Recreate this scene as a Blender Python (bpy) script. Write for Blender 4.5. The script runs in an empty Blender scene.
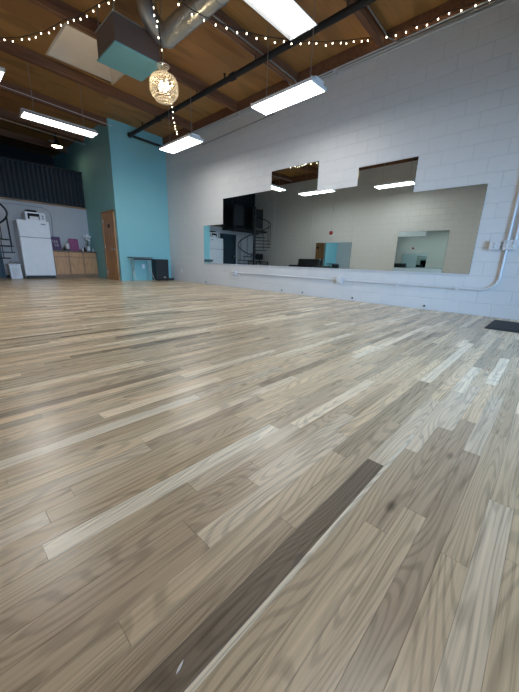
import bpy, bmesh, math, random
from mathutils import Vector, Matrix
random.seed(11)
S = 0.91                       # metres per survey unit (all numbers below are survey units)
scene = bpy.context.scene
col = scene.collection

# ------------------------------------------------------------------ camera
FPX = 303.576
ROLL, PITCH, YAW = 0.0313571704, -0.271484552, 0.818373005
CAM = Vector((0, 0, 0.77))
FW = Vector((math.sin(YAW)*math.cos(PITCH), math.cos(YAW)*math.cos(PITCH), math.sin(PITCH)))
_r = Vector((math.cos(YAW), -math.sin(YAW), 0)); _u = _r.cross(FW)
RT = math.cos(ROLL)*_r + math.sin(ROLL)*_u
UP = -math.sin(ROLL)*_r + math.cos(ROLL)*_u
cd = bpy.data.cameras.new('camera'); cam = bpy.data.objects.new('camera', cd); col.objects.link(cam)
cd.sensor_fit = 'HORIZONTAL'; cd.sensor_width = 36.0; cd.lens = 36.0*FPX/519.0
cd.clip_start = 0.02; cd.clip_end = 200
M = Matrix((RT, UP, -FW)).transposed().to_4x4(); M.translation = CAM*S
cam.matrix_world = M
scene.camera = cam

# ------------------------------------------------------------------ world, daylight, exposure
w = bpy.data.worlds.new('world'); scene.world = w; w.use_nodes = True
bg = w.node_tree.nodes['Background']; bg.inputs[0].default_value = (0.55, 0.72, 1.0, 1); bg.inputs[1].default_value = 1.0
DAYLIGHT_W = 165.0             # daylight through the storefront window behind the camera
TUBE = 19.0                    # radiance of the fluorescent lenses
ld = bpy.data.lights.new('storefront_daylight', 'AREA'); ld.shape = 'RECTANGLE'
ld.size = 3.4*S; ld.size_y = 2.2*S; ld.energy = DAYLIGHT_W; ld.color = (0.38, 0.64, 1.0); ld.spread = math.radians(76)
lo = bpy.data.objects.new('storefront_daylight', ld); col.objects.link(lo)
lo.location = (2.1*S, -3.75*S, 1.30*S); lo.rotation_euler = (math.radians(80), 0, math.radians(-19))   # shines towards +y
vs = scene.view_settings
vs.view_transform = 'Standard'; vs.look = 'None'; vs.gamma = 1.0; vs.use_curve_mapping = False
vs.exposure = 0.12
try:
    scene.cycles.max_bounces = 10; scene.cycles.glossy_bounces = 8; scene.cycles.diffuse_bounces = 5
    scene.cycles.use_denoising = True; scene.cycles.sample_clamp_indirect = 6.0
    scene.cycles.transparent_max_bounces = 12
except Exception: pass

XM, XO, YT, YK, XT, YN = 6.242, -0.9, 10.54, 13.15, 4.38, -2.7
def zc(x): return 4.68 + 0.03*(XM - x)          # underside of the plywood deck

# ------------------------------------------------------------------ helpers
def proj(p):
    d = Vector(p) - CAM; wv = d.dot(FW)
    if wv < 0.05: return None
    return (259.5 + FPX*d.dot(RT)/wv, 346 - FPX*d.dot(UP)/wv)
def view_area(corners):
    pts = [proj(c) for c in corners]
    if any(p is None for p in pts): return 0.0
    if max(p[0] for p in pts) < 0 or min(p[0] for p in pts) > 519 or max(p[1] for p in pts) < 0 or min(p[1] for p in pts) > 692: return 0.0
    pts = [(min(max(p[0], 0), 519), min(max(p[1], 0), 692)) for p in pts]
    a = 0
    for i in range(len(pts)):
        x0, y0 = pts[i]; x1, y1 = pts[(i+1) % len(pts)]; a += x0*y1 - x1*y0
    return abs(a)/2

class MB:
    def __init__(s): s.v = []; s.f = []; s.sm = []; s.tint = None
    def add(s, vs_, fs, smooth=False):
        o = len(s.v); s.v += [tuple(p) for p in vs_]; s.f += [tuple(i+o for i in f) for f in fs]; s.sm += [smooth]*len(fs); return s
    def box(s, a, b):
        x0, y0, z0 = a; x1, y1, z1 = b
        x0, x1 = min(x0, x1), max(x0, x1); y0, y1 = min(y0, y1), max(y0, y1); z0, z1 = min(z0, z1), max(z0, z1)
        return s.add([(x0,y0,z0),(x1,y0,z0),(x1,y1,z0),(x0,y1,z0),(x0,y0,z1),(x1,y0,z1),(x1,y1,z1),(x0,y1,z1)],
                     [(0,3,2,1),(4,5,6,7),(0,1,5,4),(1,2,6,5),(2,3,7,6),(3,0,4,7)])
    def tube(s, pts, r, n=8, caps=True, closed=False):
        pts = [Vector(p) for p in pts]; m = len(pts); rings = []; ref = None
        rr = r if isinstance(r, (list, tuple)) else [r]*m
        for i, p in enumerate(pts):
            a = pts[i-1] if (i > 0 or closed) else p; b = pts[(i+1) % m] if (i < m-1 or closed) else p
            t = (b-a).normalized()
            if ref is None:
                ref = Vector((0,0,1)) if abs(t.z) < .9 else Vector((1,0,0))
            nrm = (ref - t*ref.dot(t)).normalized(); ref = nrm; bn = t.cross(nrm)
            rings.append([p + rr[i]*(math.cos(2*math.pi*k/n)*nrm + math.sin(2*math.pi*k/n)*bn) for k in range(n)])
        vv = [q for ring in rings for q in ring]; ff = []
        for i in range(m if closed else m-1):
            j = (i+1) % m
            for k in range(n): ff.append((i*n+k, i*n+(k+1) % n, j*n+(k+1) % n, j*n+k))
        s.add(vv, ff, True)
        if caps and not closed:
            s.add(rings[0], [tuple(range(n))[::-1]]); s.add(rings[-1], [tuple(range(n))])
        return s
    def lathe(s, prof, c, n=20, axis='z', smooth=True):
        vv = []; ff = []
        for (r, h) in prof:
            for k in range(n):
                a = 2*math.pi*k/n; x, y = r*math.cos(a), r*math.sin(a)
                q = (x, y, h) if axis == 'z' else ((h, x, y) if axis == 'x' else (y, h, x))
                vv.append((c[0]+q[0], c[1]+q[1], c[2]+q[2]))
        for i in range(len(prof)-1):
            for k in range(n): ff.append((i*n+k, i*n+(k+1) % n, (i+1)*n+(k+1) % n, (i+1)*n+k))
        return s.add(vv, ff, smooth)
    def prism(s, poly, a, b, axis):
        # poly: 2-D outline in the two other axes, extruded from a to b along axis
        n = len(poly)
        def P(p, h): return {'x': (h, p[0], p[1]), 'y': (p[0], h, p[1]), 'z': (p[0], p[1], h)}[axis]
        vv = [P(p, a) for p in poly] + [P(p, b) for p in poly]
        ff = [tuple(range(n))[::-1], tuple(range(n, 2*n))] + [(i, (i+1) % n, n+(i+1) % n, n+i) for i in range(n)]
        return s.add(vv, ff)
    def ball(s, c, r, n=8, m=5, sz=1.0):
        prof = [(max(r*math.sin(math.pi*i/m), 1e-4), -r*sz*math.cos(math.pi*i/m)) for i in range(m+1)]
        return s.lathe(prof, c, n)
    def octa(s, c, r, h):
        x, y, z = c
        return s.add([(x+r,y,z),(x,y+r,z),(x-r,y,z),(x,y-r,z),(x,y,z+h),(x,y,z-h)],
                     [(0,1,4),(1,2,4),(2,3,4),(3,0,4),(1,0,5),(2,1,5),(3,2,5),(0,3,5)])
    def mesh(s, name, origin=(0,0,0), bevel=0.0, seg=2, fix=True):
        me = bpy.data.meshes.new(name)
        me.from_pydata([((p[0]-origin[0])*S, (p[1]-origin[1])*S, (p[2]-origin[2])*S) for p in s.v], [], s.f)
        for p, q in zip(me.polygons, s.sm): p.use_smooth = q
        if bevel > 0 or fix:
            bm = bmesh.new(); bm.from_mesh(me)
            if bevel > 0:
                bmesh.ops.remove_doubles(bm, verts=bm.verts, dist=1e-5)
                ed = [e for e in bm.edges if len(e.link_faces) == 2 and e.calc_face_angle(0) > 0.6]
                bmesh.ops.bevel(bm, geom=ed, offset=bevel*S, segments=seg, affect='EDGES', profile=0.6, clamp_overlap=True)
            bmesh.ops.recalc_face_normals(bm, faces=bm.faces)
            bm.to_mesh(me); bm.free()
        if s.tint is not None:
            at = me.color_attributes.new('tint', 'FLOAT_COLOR', 'POINT')
            at.data.foreach_set('color', [c for t in s.tint for c in t])
        return me
    def build(s, name, mat, parent=None, origin=None, bevel=0.0, seg=2, fix=True, **tags):
        org = origin if origin is not None else (parent['_org'] if parent is not None else (0,0,0))
        o = bpy.data.objects.new(name, s.mesh(name, org, bevel, seg, fix)); col.objects.link(o)
        o.data.materials.append(mat)
        if parent is not None:
            o.parent = parent; o['_org'] = list(parent['_org'])
        else:
            o.location = [c*S for c in org]; o['_org'] = list(org)
        for k, v in tags.items(): o[k] = v
        return o
def empty(name, loc, **tags):
    o = bpy.data.objects.new(name, None); col.objects.link(o); o.location = [c*S for c in loc]; o['_org'] = list(loc)
    o.empty_display_size = 0.1
    for k, v in tags.items(): o[k] = v
    return o
def box(a, b): return MB().box(a, b)

# ------------------------------------------------------------------ materials
def new_mat(name):
    m = bpy.data.materials.new(name); m.use_nodes = True
    nt = m.node_tree; return m, nt, nt.nodes['Principled BSDF']
def nd(nt, t, **kw):
    n = nt.nodes.new(t)
    for k, v in kw.items(): setattr(n, k, v)
    return n
def mat(name, c, rough=0.5, metal=0.0, emis=0.0, ecol=None, var=0.06, nscale=8.0, bump=0.0, bscale=60.0, spec=None, coat=0.0):
    m, nt, b = new_mat(name)
    b.inputs['Roughness'].default_value = rough; b.inputs['Metallic'].default_value = metal
    if spec is not None: b.inputs['Specular IOR Level'].default_value = spec
    if coat: b.inputs['Coat Weight'].default_value = coat
    tc = nd(nt, 'ShaderNodeTexCoord'); nz = nd(nt, 'ShaderNodeTexNoise'); nz.inputs['Scale'].default_value = nscale; nz.inputs['Detail'].default_value = 4
    nt.links.new(tc.outputs['Object'], nz.inputs['Vector'])
    mr = nd(nt, 'ShaderNodeMapRange'); mr.inputs[3].default_value = 1-var; mr.inputs[4].default_value = 1+var
    nt.links.new(nz.outputs[0], mr.inputs[0])
    mx = nd(nt, 'ShaderNodeVectorMath', operation='SCALE'); mx.inputs[0].default_value = c
    nt.links.new(mr.outputs[0], mx.inputs['Scale']); nt.links.new(mx.outputs[0], b.inputs['Base Color'])
    if bump:
        n2 = nd(nt, 'ShaderNodeTexNoise'); n2.inputs['Scale'].default_value = bscale; n2.inputs['Detail'].default_value = 5
        nt.links.new(tc.outputs['Object'], n2.inputs['Vector'])
        bp = nd(nt, 'ShaderNodeBump'); bp.inputs['Strength'].default_value = bump; bp.inputs['Distance'].default_value = 0.01
        nt.links.new(n2.outputs[0], bp.inputs['Height']); nt.links.new(bp.outputs[0], b.inputs['Normal'])
    if emis:
        b.inputs['Emission Color'].default_value = (*(ecol or c), 1); b.inputs['Emission Strength'].default_value = emis
    return m

def wood(name, tint=None, sx=1.1, sy=9.0, bands=16.0, amp=0.22, rough=0.32, bump=0.12, knots=False, contrast=0.35, coat=0.0, axis='x', fine=True):
    """wood grain along one axis; tint None -> colour attribute 'tint' per plank (alpha = seed)"""
    m, nt, b = new_mat(name); L = nt.links.new
    b.inputs['Roughness'].default_value = rough
    if coat: b.inputs['Coat Weight'].default_value = coat; b.inputs['Coat Roughness'].default_value = 0.25
    geo = nd(nt, 'ShaderNodeNewGeometry'); 
    at = nd(nt, 'ShaderNodeAttribute'); at.attribute_name = 'tint'
    off = nd(nt, 'ShaderNodeMath', operation='MULTIPLY'); off.inputs[1].default_value = 57.0; L(at.outputs['Alpha'], off.inputs[0])
    cmb = nd(nt, 'ShaderNodeCombineXYZ'); L(off.outputs[0], cmb.inputs[0]); L(off.outputs[0], cmb.inputs[1]); L(off.outputs[0], cmb.inputs[2])
    scl = {'x': (sx, sy, sy), 'y': (sy, sx, sy), 'z': (sy, sy, sx)}[axis]
    mp = nd(nt, 'ShaderNodeVectorMath', operation='MULTIPLY'); mp.inputs[1].default_value = scl; L(geo.outputs['Position'], mp.inputs[0])
    vec = nd(nt, 'ShaderNodeVectorMath', operation='ADD'); L(mp.outputs[0], vec.inputs[0]); L(cmb.outputs[0], vec.inputs[1])
    n1 = nd(nt, 'ShaderNodeTexNoise'); n1.inputs['Scale'].default_value = 1.0; n1.inputs['Detail'].default_value = 1.2; n1.inputs['Roughness'].default_value = 0.45
    n1.inputs['Distortion'].default_value = 0.25
    L(vec.outputs[0], n1.inputs['Vector'])
    mul = nd(nt, 'ShaderNodeMath', operation='MULTIPLY'); mul.inputs[1].default_value = bands*6.283; L(n1.outputs[0], mul.inputs[0])
    sn = nd(nt, 'ShaderNodeMath', operation='SINE'); L(mul.outputs[0], sn.inputs[0])
    pw = nd(nt, 'ShaderNodeMapRange'); pw.inputs[1].default_value = -1; pw.inputs[2].default_value = 0.1; pw.inputs[3].default_value = 0; pw.inputs[4].default_value = 1; pw.interpolation_type = 'SMOOTHSTEP'
    L(sn.outputs[0], pw.inputs[0])
    # fine pores
    mp2 = nd(nt, 'ShaderNodeVectorMath', operation='MULTIPLY'); mp2.inputs[1].default_value = tuple(c*(2.5 if c == sx else 13.0) for c in scl); L(geo.outputs['Position'], mp2.inputs[0])
    v2 = nd(nt, 'ShaderNodeVectorMath', operation='ADD'); L(mp2.outputs[0], v2.inputs[0]); L(cmb.outputs[0], v2.inputs[1])
    n2 = nd(nt, 'ShaderNodeTexNoise'); n2.inputs['Scale'].default_value = 1.0; n2.inputs['Detail'].default_value = 5.0; n2.inputs['Roughness'].default_value = 0.65; L(v2.outputs[0], n2.inputs['Vector'])
    # broad tone drift
    n3 = nd(nt, 'ShaderNodeTexNoise'); n3.inputs['Scale'].default_value = 0.35; n3.inputs['Detail'].default_value = 3.0; L(vec.outputs[0], n3.inputs['Vector'])
    def rng(sock, a, bb, lo, hi):
        r = nd(nt, 'ShaderNodeMapRange'); r.inputs[1].default_value = a; r.inputs[2].default_value = bb; r.inputs[3].default_value = lo; r.inputs[4].default_value = hi; L(sock, r.inputs[0]); return r.outputs[0]
    f1 = rng(pw.outputs[0], 0, 1, 1-amp, 1+amp*0.5); f2 = rng(n2.outputs[0], .3, .7, 1-contrast*.5, 1+contrast*.4); f3 = rng(n3.outputs[0], .3, .7, 1-contrast*.14, 1+contrast*.12)
    m1 = nd(nt, 'ShaderNodeMath', operation='MULTIPLY'); L(f1, m1.inputs[0]); L(f2, m1.inputs[1])
    m2 = nd(nt, 'ShaderNodeMath', operation='MULTIPLY'); L(m1.outputs[0], m2.inputs[0]); L(f3, m2.inputs[1])
    fac = m2.outputs[0]
    if knots:
        mk = nd(nt, 'ShaderNodeVectorMath', operation='MULTIPLY'); mk.inputs[1].default_value = (2.3, 5.2, 1.0); L(geo.outputs['Position'], mk.inputs[0])
        vo = nd(nt, 'ShaderNodeTexVoronoi'); vo.inputs['Scale'].default_value = 1.0; L(mk.outputs[0], vo.inputs['Vector'])
        kf = rng(vo.outputs['Distance'], 0.03, 0.09, 0.42, 1.0)
        ck = nd(nt, 'ShaderNodeSeparateColor'); L(vo.outputs['Color'], ck.inputs[0])
        gt = nd(nt, 'ShaderNodeMath', operation='GREATER_THAN'); gt.inputs[1].default_value = 0.6; L(ck.outputs[0], gt.inputs[0])
        mxk = nd(nt, 'ShaderNodeMix'); L(gt.outputs[0], mxk.inputs[0]); mxk.inputs[2].default_value = 1.0; L(kf, mxk.inputs[3])
        m3 = nd(nt, 'ShaderNodeMath', operation='MULTIPLY'); L(fac, m3.inputs[0]); L(mxk.outputs[0], m3.inputs[1]); fac = m3.outputs[0]
    sc_ = nd(nt, 'ShaderNodeVectorMath', operation='SCALE')
    if tint is None: L(at.outputs['Color'], sc_.inputs[0])
    else: sc_.inputs[0].default_value = tint
    L(fac, sc_.inputs['Scale']); L(sc_.outputs[0], b.inputs['Base Color'])
    rr = rng(n2.outputs[0], .3, .7, rough-.05, rough+.08); L(rr, b.inputs['Roughness'])
    bp = nd(nt, 'ShaderNodeBump'); bp.inputs['Strength'].default_value = bump; bp.inputs['Distance'].default_value = 0.002; L(m1.outputs[0], bp.inputs['Height']); L(bp.outputs[0], b.inputs['Normal'])
    return m

M_plank = wood('oak_plank', None, sx=0.9, sy=8.0, bands=24.0, amp=0.18, rough=0.28, bump=0.06, knots=True, contrast=0.42)
M_ply = wood('plywood', None, sx=0.55, sy=2.2, bands=2.6, amp=0.20, rough=0.62, bump=0.05, contrast=0.30)
M_beam = wood('beam_wood', (0.175, 0.075, 0.035), sx=.8, sy=14, bands=3, amp=.2, rough=.65)
M_oak = wood('oak_cabinet', (0.54, 0.29, 0.13), sx=1.5, sy=12, bands=4, amp=.12, contrast=.15, rough=.4, axis='z')
M_oakdoor = wood('oak_door', (0.42, 0.215, 0.09), sx=1.2, sy=9, bands=4, amp=.2, rough=.4, axis='z')
M_oaktrim = wood('oak_trim', (0.33, 0.19, 0.10), sx=1.2, sy=9, bands=4, amp=.2, rough=.45)
M_block = mat('white_block_paint', (0.62, 0.615, 0.61), .48, var=.03, nscale=5, bump=.22, bscale=45)
M_mortar = mat('painted_mortar', (0.55, 0.545, 0.54), .6, var=.04, bump=.2)
M_gray = mat('grey_wall_paint', (0.50, 0.50, 0.515), .6, var=.03, bump=.05)
M_teal = mat('teal_paint', (0.215, 0.47, 0.49), .65, var=.035, nscale=2.5, bump=.05)
M_tealbox = mat('teal_box_paint', (0.17, 0.40, 0.43), .5)
M_subfloor = mat('subfloor', (0.035, 0.026, 0.02), .8)
M_dark = mat('dark_loft_shade', (0.012, 0.013, 0.016), .8)  # near-black carries the loft's unlit darkness in its colour
M_corr = mat('charcoal_pleats', (0.014, 0.020, 0.027), .55, var=.1)
M_black = mat('black_metal', (0.012, 0.012, 0.013), .4, metal=.3)
M_pipe = mat('black_pipe', (0.008, 0.008, 0.009), .7)
M_rubber = mat('black_rubber', (0.012, 0.014, 0.017), .7, bump=.4, bscale=300)
M_blackfab = mat('black_leather', (0.014, 0.014, 0.015), .45, bump=.3, bscale=40)
M_white = mat('white_enamel', (0.80, 0.82, 0.85), .3)
M_whitemet = mat('white_metal', (0.78, 0.78, 0.77), .4)
M_refl = mat('reflector_enamel', (0.36, 0.36, 0.36), .4)
M_plastic = mat('white_plastic', (0.72, 0.73, 0.75), .45)
M_greyseam = mat('grey_seam', (0.18, 0.2, 0.22), .5)
M_chrome = mat('brushed_steel', (0.55, 0.55, 0.55), .3, metal=1.0)
M_galv = mat('galvanised_duct', (0.52, 0.52, 0.50), .33, metal=.9, var=.22, nscale=6, bump=.08, bscale=20)
M_cond = mat('painted_conduit', (0.62, 0.63, 0.65), .4, metal=.2)
M_cond_d = mat('bare_conduit', (0.32, 0.30, 0.28), .4, metal=.6)
M_bluedoor = mat('navy_door_paint', (0.012, 0.035, 0.055), .45)
M_brownbox = mat('brown_sheet_metal', (0.115, 0.085, 0.08), .5, var=.12)
M_purple = mat('dark_purple_card', (0.085, 0.035, 0.11), .5, var=.2, nscale=12)
M_magenta = mat('magenta_card', (0.30, 0.055, 0.17), .5, var=.15, nscale=12)
M_paleprint = mat('pale_print', (0.62, 0.55, 0.62), .5)
M_red = mat('red_enamel', (0.30, 0.012, 0.018), .35)
M_leaf = mat('green_leaf', (0.05, 0.12, 0.045), .5)
M_petal = mat('white_petal', (0.80, 0.78, 0.78), .6)
M_darkglass = mat('dark_glass', (0.012, 0.013, 0.015), .12)
M_counter = mat('brown_laminate', (0.16, 0.105, 0.07), .35, var=.2, nscale=40)
M_skywell = mat('skylight_well_paint', (0.62, 0.55, 0.46), .7, var=.12, nscale=4)
M_tube = mat('fluorescent_tube', (1, 1, 1), .4, emis=TUBE*.32, ecol=(1.0, 0.995, 0.965))
M_lens = mat('fluorescent_lens', (1, 1, 1), .4, emis=TUBE, ecol=(1.0, 0.995, 0.965))
M_bulb = mat('warm_bulb', (1, .9, .7), .4, emis=45, ecol=(1.0, 0.80, 0.52))
M_fairy = mat('fairy_bulb', (1, .92, .75), .4, emis=9, ecol=(1.0, 0.86, 0.62))
M_spot = mat('spot_bulb', (1, .92, .75), .4, emis=12, ecol=(1.0, 0.85, 0.55))
M_skypane = mat('milky_skylight_pane', (.9, .9, .9), .5, emis=.55, ecol=(1.0, 0.93, 0.84))

def mk_mirror():
    m, nt, b = new_mat('mirror_silver')
    b.inputs['Base Color'].default_value = (0.80, 0.89, 0.89, 1); b.inputs['Metallic'].default_value = 1; b.inputs['Roughness'].default_value = 0.006
    tc = nd(nt, 'ShaderNodeTexCoord'); nz = nd(nt, 'ShaderNodeTexNoise'); nz.inputs['Scale'].default_value = 1.3
    nt.links.new(tc.outputs['Object'], nz.inputs['Vector'])
    mr = nd(nt, 'ShaderNodeMapRange'); mr.inputs[3].default_value = .004; mr.inputs[4].default_value = .012
    nt.links.new(nz.outputs[0], mr.inputs[0]); nt.links.new(mr.outputs[0], b.inputs['Roughness'])
    return m
M_mirror = mk_mirror()
def mk_glass(name, c=(0.85, 0.92, 0.95), mix=0.12):
    m, nt, b = new_mat(name)
    tr = nd(nt, 'ShaderNodeBsdfTransparent'); tr.inputs[0].default_value = (*c, 1)
    gl = nd(nt, 'ShaderNodeBsdfGlossy'); gl.inputs['Roughness'].default_value = .02
    mx = nd(nt, 'ShaderNodeMixShader'); mx.inputs[0].default_value = mix
    nt.links.new(tr.outputs[0], mx.inputs[1]); nt.links.new(gl.outputs[0], mx.inputs[2])
    nt.links.new(mx.outputs[0], nt.nodes['Material Output'].inputs[0]); return m
M_glass = mk_glass('window_glass')
M_medge = mat('mirror_glass_edge', (0.05, 0.075, 0.07), .5)
def mk_crystal():
    m, nt, b = new_mat('crystal_bead')
    tr = nd(nt, 'ShaderNodeBsdfTranslucent'); tr.inputs[0].default_value = (1, .93, .80, 1)
    gl = nd(nt, 'ShaderNodeBsdfGlossy'); gl.inputs['Roughness'].default_value = .08; gl.inputs[0].default_value = (1, .95, .86, 1)
    t2 = nd(nt, 'ShaderNodeBsdfTransparent')
    mx = nd(nt, 'ShaderNodeMixShader'); mx.inputs[0].default_value = .35
    nt.links.new(tr.outputs[0], mx.inputs[1]); nt.links.new(gl.outputs[0], mx.inputs[2])
    m2 = nd(nt, 'ShaderNodeMixShader'); m2.inputs[0].default_value = .3
    nt.links.new(mx.outputs[0], m2.inputs[1]); nt.links.new(t2.outputs[0], m2.inputs[2])
    nt.links.new(m2.outputs[0], nt.nodes['Material Output'].inputs[0]); return m
M_crystal = mk_crystal()

# ================================================================== THE SETTING
# ---- floor: oak strip planks laid across the room
floor = box((XO, YN, -0.06), (XM, 16.4, -0.012)).build('floor', M_subfloor, origin=(0,0,0), kind='structure')
PW = 0.0665
def plank_tint():
    r = random.random()
    base = (0.565, 0.44, 0.29)
    if r < .13: k = random.uniform(1.32, 1.58); base = (0.56, 0.465, 0.335)
    elif r < .33: k = random.uniform(1.10, 1.30)
    elif r < .80: k = random.uniform(.84, 1.08)
    elif r < .95: k = random.uniform(.66, .84)
    else: k = random.uniform(.44, .60); base = (0.54, 0.405, 0.265)
    h = random.uniform(-.03, .03)
    return (base[0]*k*(1+h), base[1]*k, base[2]*k*(1-h), random.random())
PALE = (0.78, 0.69, 0.54); DARK = (0.20, 0.155, 0.11); MID = (0.53, 0.415, 0.28); LITE = (0.63, 0.52, 0.38); TAUPE = (0.45, 0.345, 0.235)
override = {      # row: [(x0, x1, colour)] for the boards right under the lens
    5: [(-.9, -.25, MID), (-.25, 1.11, DARK), (1.11, 1.95, LITE)],
    4: [(-.9, 1.30, MID), (1.30, 2.2, LITE)],
    6: [(-.9, .62, TAUPE), (.62, 1.5, MID)], 7: [(-.9, .15, MID), (.15, 1.05, MID)], 8: [(-.9, .40, TAUPE), (.40, 1.2, LITE)],
    9: [(-.9, .398, TAUPE), (.398, .671, TAUPE), (.671, 1.4, LITE)],
    10: [(-.9, .745, TAUPE), (.745, 1.5, MID)], 11: [(-.9, .50, MID), (.5, 1.1, LITE)],
    12: [(-.9, .08, MID), (.08, 1.02, PALE), (1.02, 1.9, MID)],
    14: [(-.9, .116, LITE), (.116, 1.0, MID)], 16: [(-.9, .507, LITE), (.507, 1.2, TAUPE)], 15: [(-.9, .2, MID), (.2, .95, MID)],
    20: [(-.9, .95, PALE), (.95, 1.7, LITE)], 1: [(-.9, .30, MID), (.30, 1.475, TAUPE), (1.475, 2.3, LITE)],
    0: [(-.9, .85, MID), (.85, 1.75, MID)], -1: [(-.9, 1.2, LITE), (1.2, 2.1, MID)], 2: [(-.9, .95, MID), (.95, 1.8, TAUPE)], 3: [(-.9, .8, MID), (.8, 1.62, TAUPE), (1.62, 2.4, LITE)],
}
planks = []
n0 = int(YN/PW)
for n in range(n0, int(16.4/PW)):
    y0 = (n+.1)*PW; y1 = y0+PW; x = XO; segs = []
    for (a, b_, c) in override.get(n, []):
        k = random.uniform(.93, 1.07); segs.append((a, b_, (c[0]*k, c[1]*k, c[2]*k, random.random()))); x = b_
    first = not segs
    while x < XM-.01:
        L_ = random.choice((random.uniform(.35, .8), random.uniform(.6, 1.3), random.uniform(.8, 1.7)))
        if first: L_ *= random.random(); L_ = max(L_, .2); first = False
        e = min(x+L_, XM)
        if XM-e < .25: e = XM
        segs.append((x, e, plank_tint())); x = e
    for (a, b_, c) in segs:
        if y0 > YT and a > XT: continue
        if n == 4 and a < 0:      # pale sapwood strip along the dark board
            planks.append((900, a, 1.45, y1-.014, y1, (*PALE[:3], .3))); y1s = y1-.014
            planks.append((900, a, b_, y0, y1s, c)); continue
        if n == 4 and a < 1.45:
            planks.append((300, a, 1.45, y0, y1-.014, c)); planks.append((300, 1.45, b_, y0, y1, c)); continue
        planks.append((view_area([(a,y0,0),(b_,y0,0),(b_,y1,0),(a,y1,0)]) if y0 > -.4 else (view_area([(max(a,.1),y0,0),(b_,y0,0),(b_,y1,0),(max(a,.1),y1,0)]) if b_ > .1 else 0), a, b_, y0, y1, c))
def plank_geo(mb, a, b_, y0, y1, c):
    g = .00025; e = .0005; t = random.uniform(-.0002, .0002)
    mb.add([(a+g,y0+g,-.012),(b_-g,y0+g,-.012),(b_-g,y1-g,-.012),(a+g,y1-g,-.012),
            (a+g,y0+g,-e+t),(b_-g,y0+g,-e+t),(b_-g,y1-g,-e+t),(a+g,y1-g,-e+t),
            (a+g+e,y0+g+e,t),(b_-g-e,y0+g+e,t),(b_-g-e,y1-g-e,t),(a+g+e,y1-g-e,t)],
           [(0,1,5,4),(1,2,6,5),(2,3,7,6),(3,0,4,7),(4,5,9,8),(5,6,10,9),(6,7,11,10),(7,4,8,11),(8,9,10,11)])
    mb.tint = (mb.tint or []) + [c]*12
planks.sort(key=lambda p: -p[0])
for p in planks[:300]:
    mb = MB(); plank_geo(mb, *p[1:]); mb.build('plank', M_plank, floor, fix=False)
mb = MB(); mb.tint = []
vv = []
for p in planks[300:]:
    q = MB(); plank_geo(q, *p[1:]); mb.add(q.v, q.f); vv += q.tint
mb.tint = vv
mb.build('far_planks', M_plank, floor, fix=False, kind='stuff')

# ---- mirror wall of painted concrete block
MB0 = 0.672
MYAW = math.radians(-1.5)
MIR = [(7.477, 8.435, 1.804), (6.540, 7.474, 2.495), (5.601, 6.537, 2.495), (4.236, 5.598, 2.916), (3.276, 4.233, 2.296), (2.166, 3.273, 2.626), (1.060, 2.163, 2.052)]
CH, BLN, CZ0 = 0.2215, 0.4525, -0.0165
def block_wall(wall, side, x, ya, yb, ztop, indiv, limit=300, hidden=None):
    """blocks standing proud of the mortar face; side = +1 faces -x (right wall), -1 faces +x"""
    g = .0035; d = .0035; e = .005
    def geo(y0, y1, z0, z1):
        y0 += g; y1 -= g; z0 += g; z1 -= g; xb = x; xf = x - side*d
        return ([(xb,y0,z0),(xb,y1,z0),(xb,y1,z1),(xb,y0,z1),(xf,y0+e,z0+e),(xf,y1-e,z0+e),(xf,y1-e,z1-e),(xf,y0+e,z1-e)],
                [(0,1,5,4),(1,2,6,5),(2,3,7,6),(3,0,4,7),(4,5,6,7)])
    L_ = []; k = 0; z = CZ0
    while z < ztop:
        z0 = max(z, 0); z1 = min(z+CH, ztop)
        y = ya - ((ya - .661 - (BLN/2 if k % 2 else 0)) % BLN)
        while y < yb:
            y0 = max(y, ya); y1 = min(y+BLN, yb)
            if y1-y0 > .03 and z1-z0 > .03:
                a = view_area([(x,y0,z0),(x,y1,z0),(x,y1,z1),(x,y0,z1)]) if indiv else 0
                if hidden and any(m0 <= y0 and y1 <= m1 and MB0 <= z0 and z1 <= t for (m0, m1, t) in hidden): a = 0
                L_.append((a, y0, y1, z0, z1))
            y += BLN
        z += CH; k += 1
    L_.sort(key=lambda q: -q[0])
    share = {}
    n_in = limit if indiv else 0
    for q in L_[:n_in]:
        if q[0] <= 0: break
        yc, zc_ = (q[1]+q[2])/2, (q[3]+q[4])/2; key = (round(q[2]-q[1], 4), round(q[4]-q[3], 4))
        if key not in share:
            mb = MB(); mb.add(*geo(*q[1:])); share[key] = mb.mesh('block', (x, yc, zc_))
            share[key].materials.append(M_block)
        o = bpy.data.objects.new('block', share[key]); col.objects.link(o); o.parent = wall
        o.location = ((x-wall['_org'][0])*S, (yc-wall['_org'][1])*S, (zc_-wall['_org'][2])*S)
        n_used = True
    rest = [q for i, q in enumerate(L_) if not (i < n_in and q[0] > 0)]
    mb = MB()
    for q in rest: mb.add(*geo(*q[1:]))
    if rest: mb.build('far_blocks', M_block, wall, kind='stuff')
wall_right = box((XM, YN, 0), (XM+.2, YT, 5.0)).build('wall_right', M_mortar, origin=(XM, 4, 0), kind='structure')
block_wall(wall_right, 1, XM, YN, YT, zc(XM), True, hidden=[(m[0], m[1], m[2]) for m in MIR])
wall_left = box((XO-.2, YN, 0), (XO, 16.4, 5.2)).build('wall_left', M_mortar, origin=(XO, 4, 0), kind='structure')
block_wall(wall_left, -1, XO, YN, YK, zc(XO), False)

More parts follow.
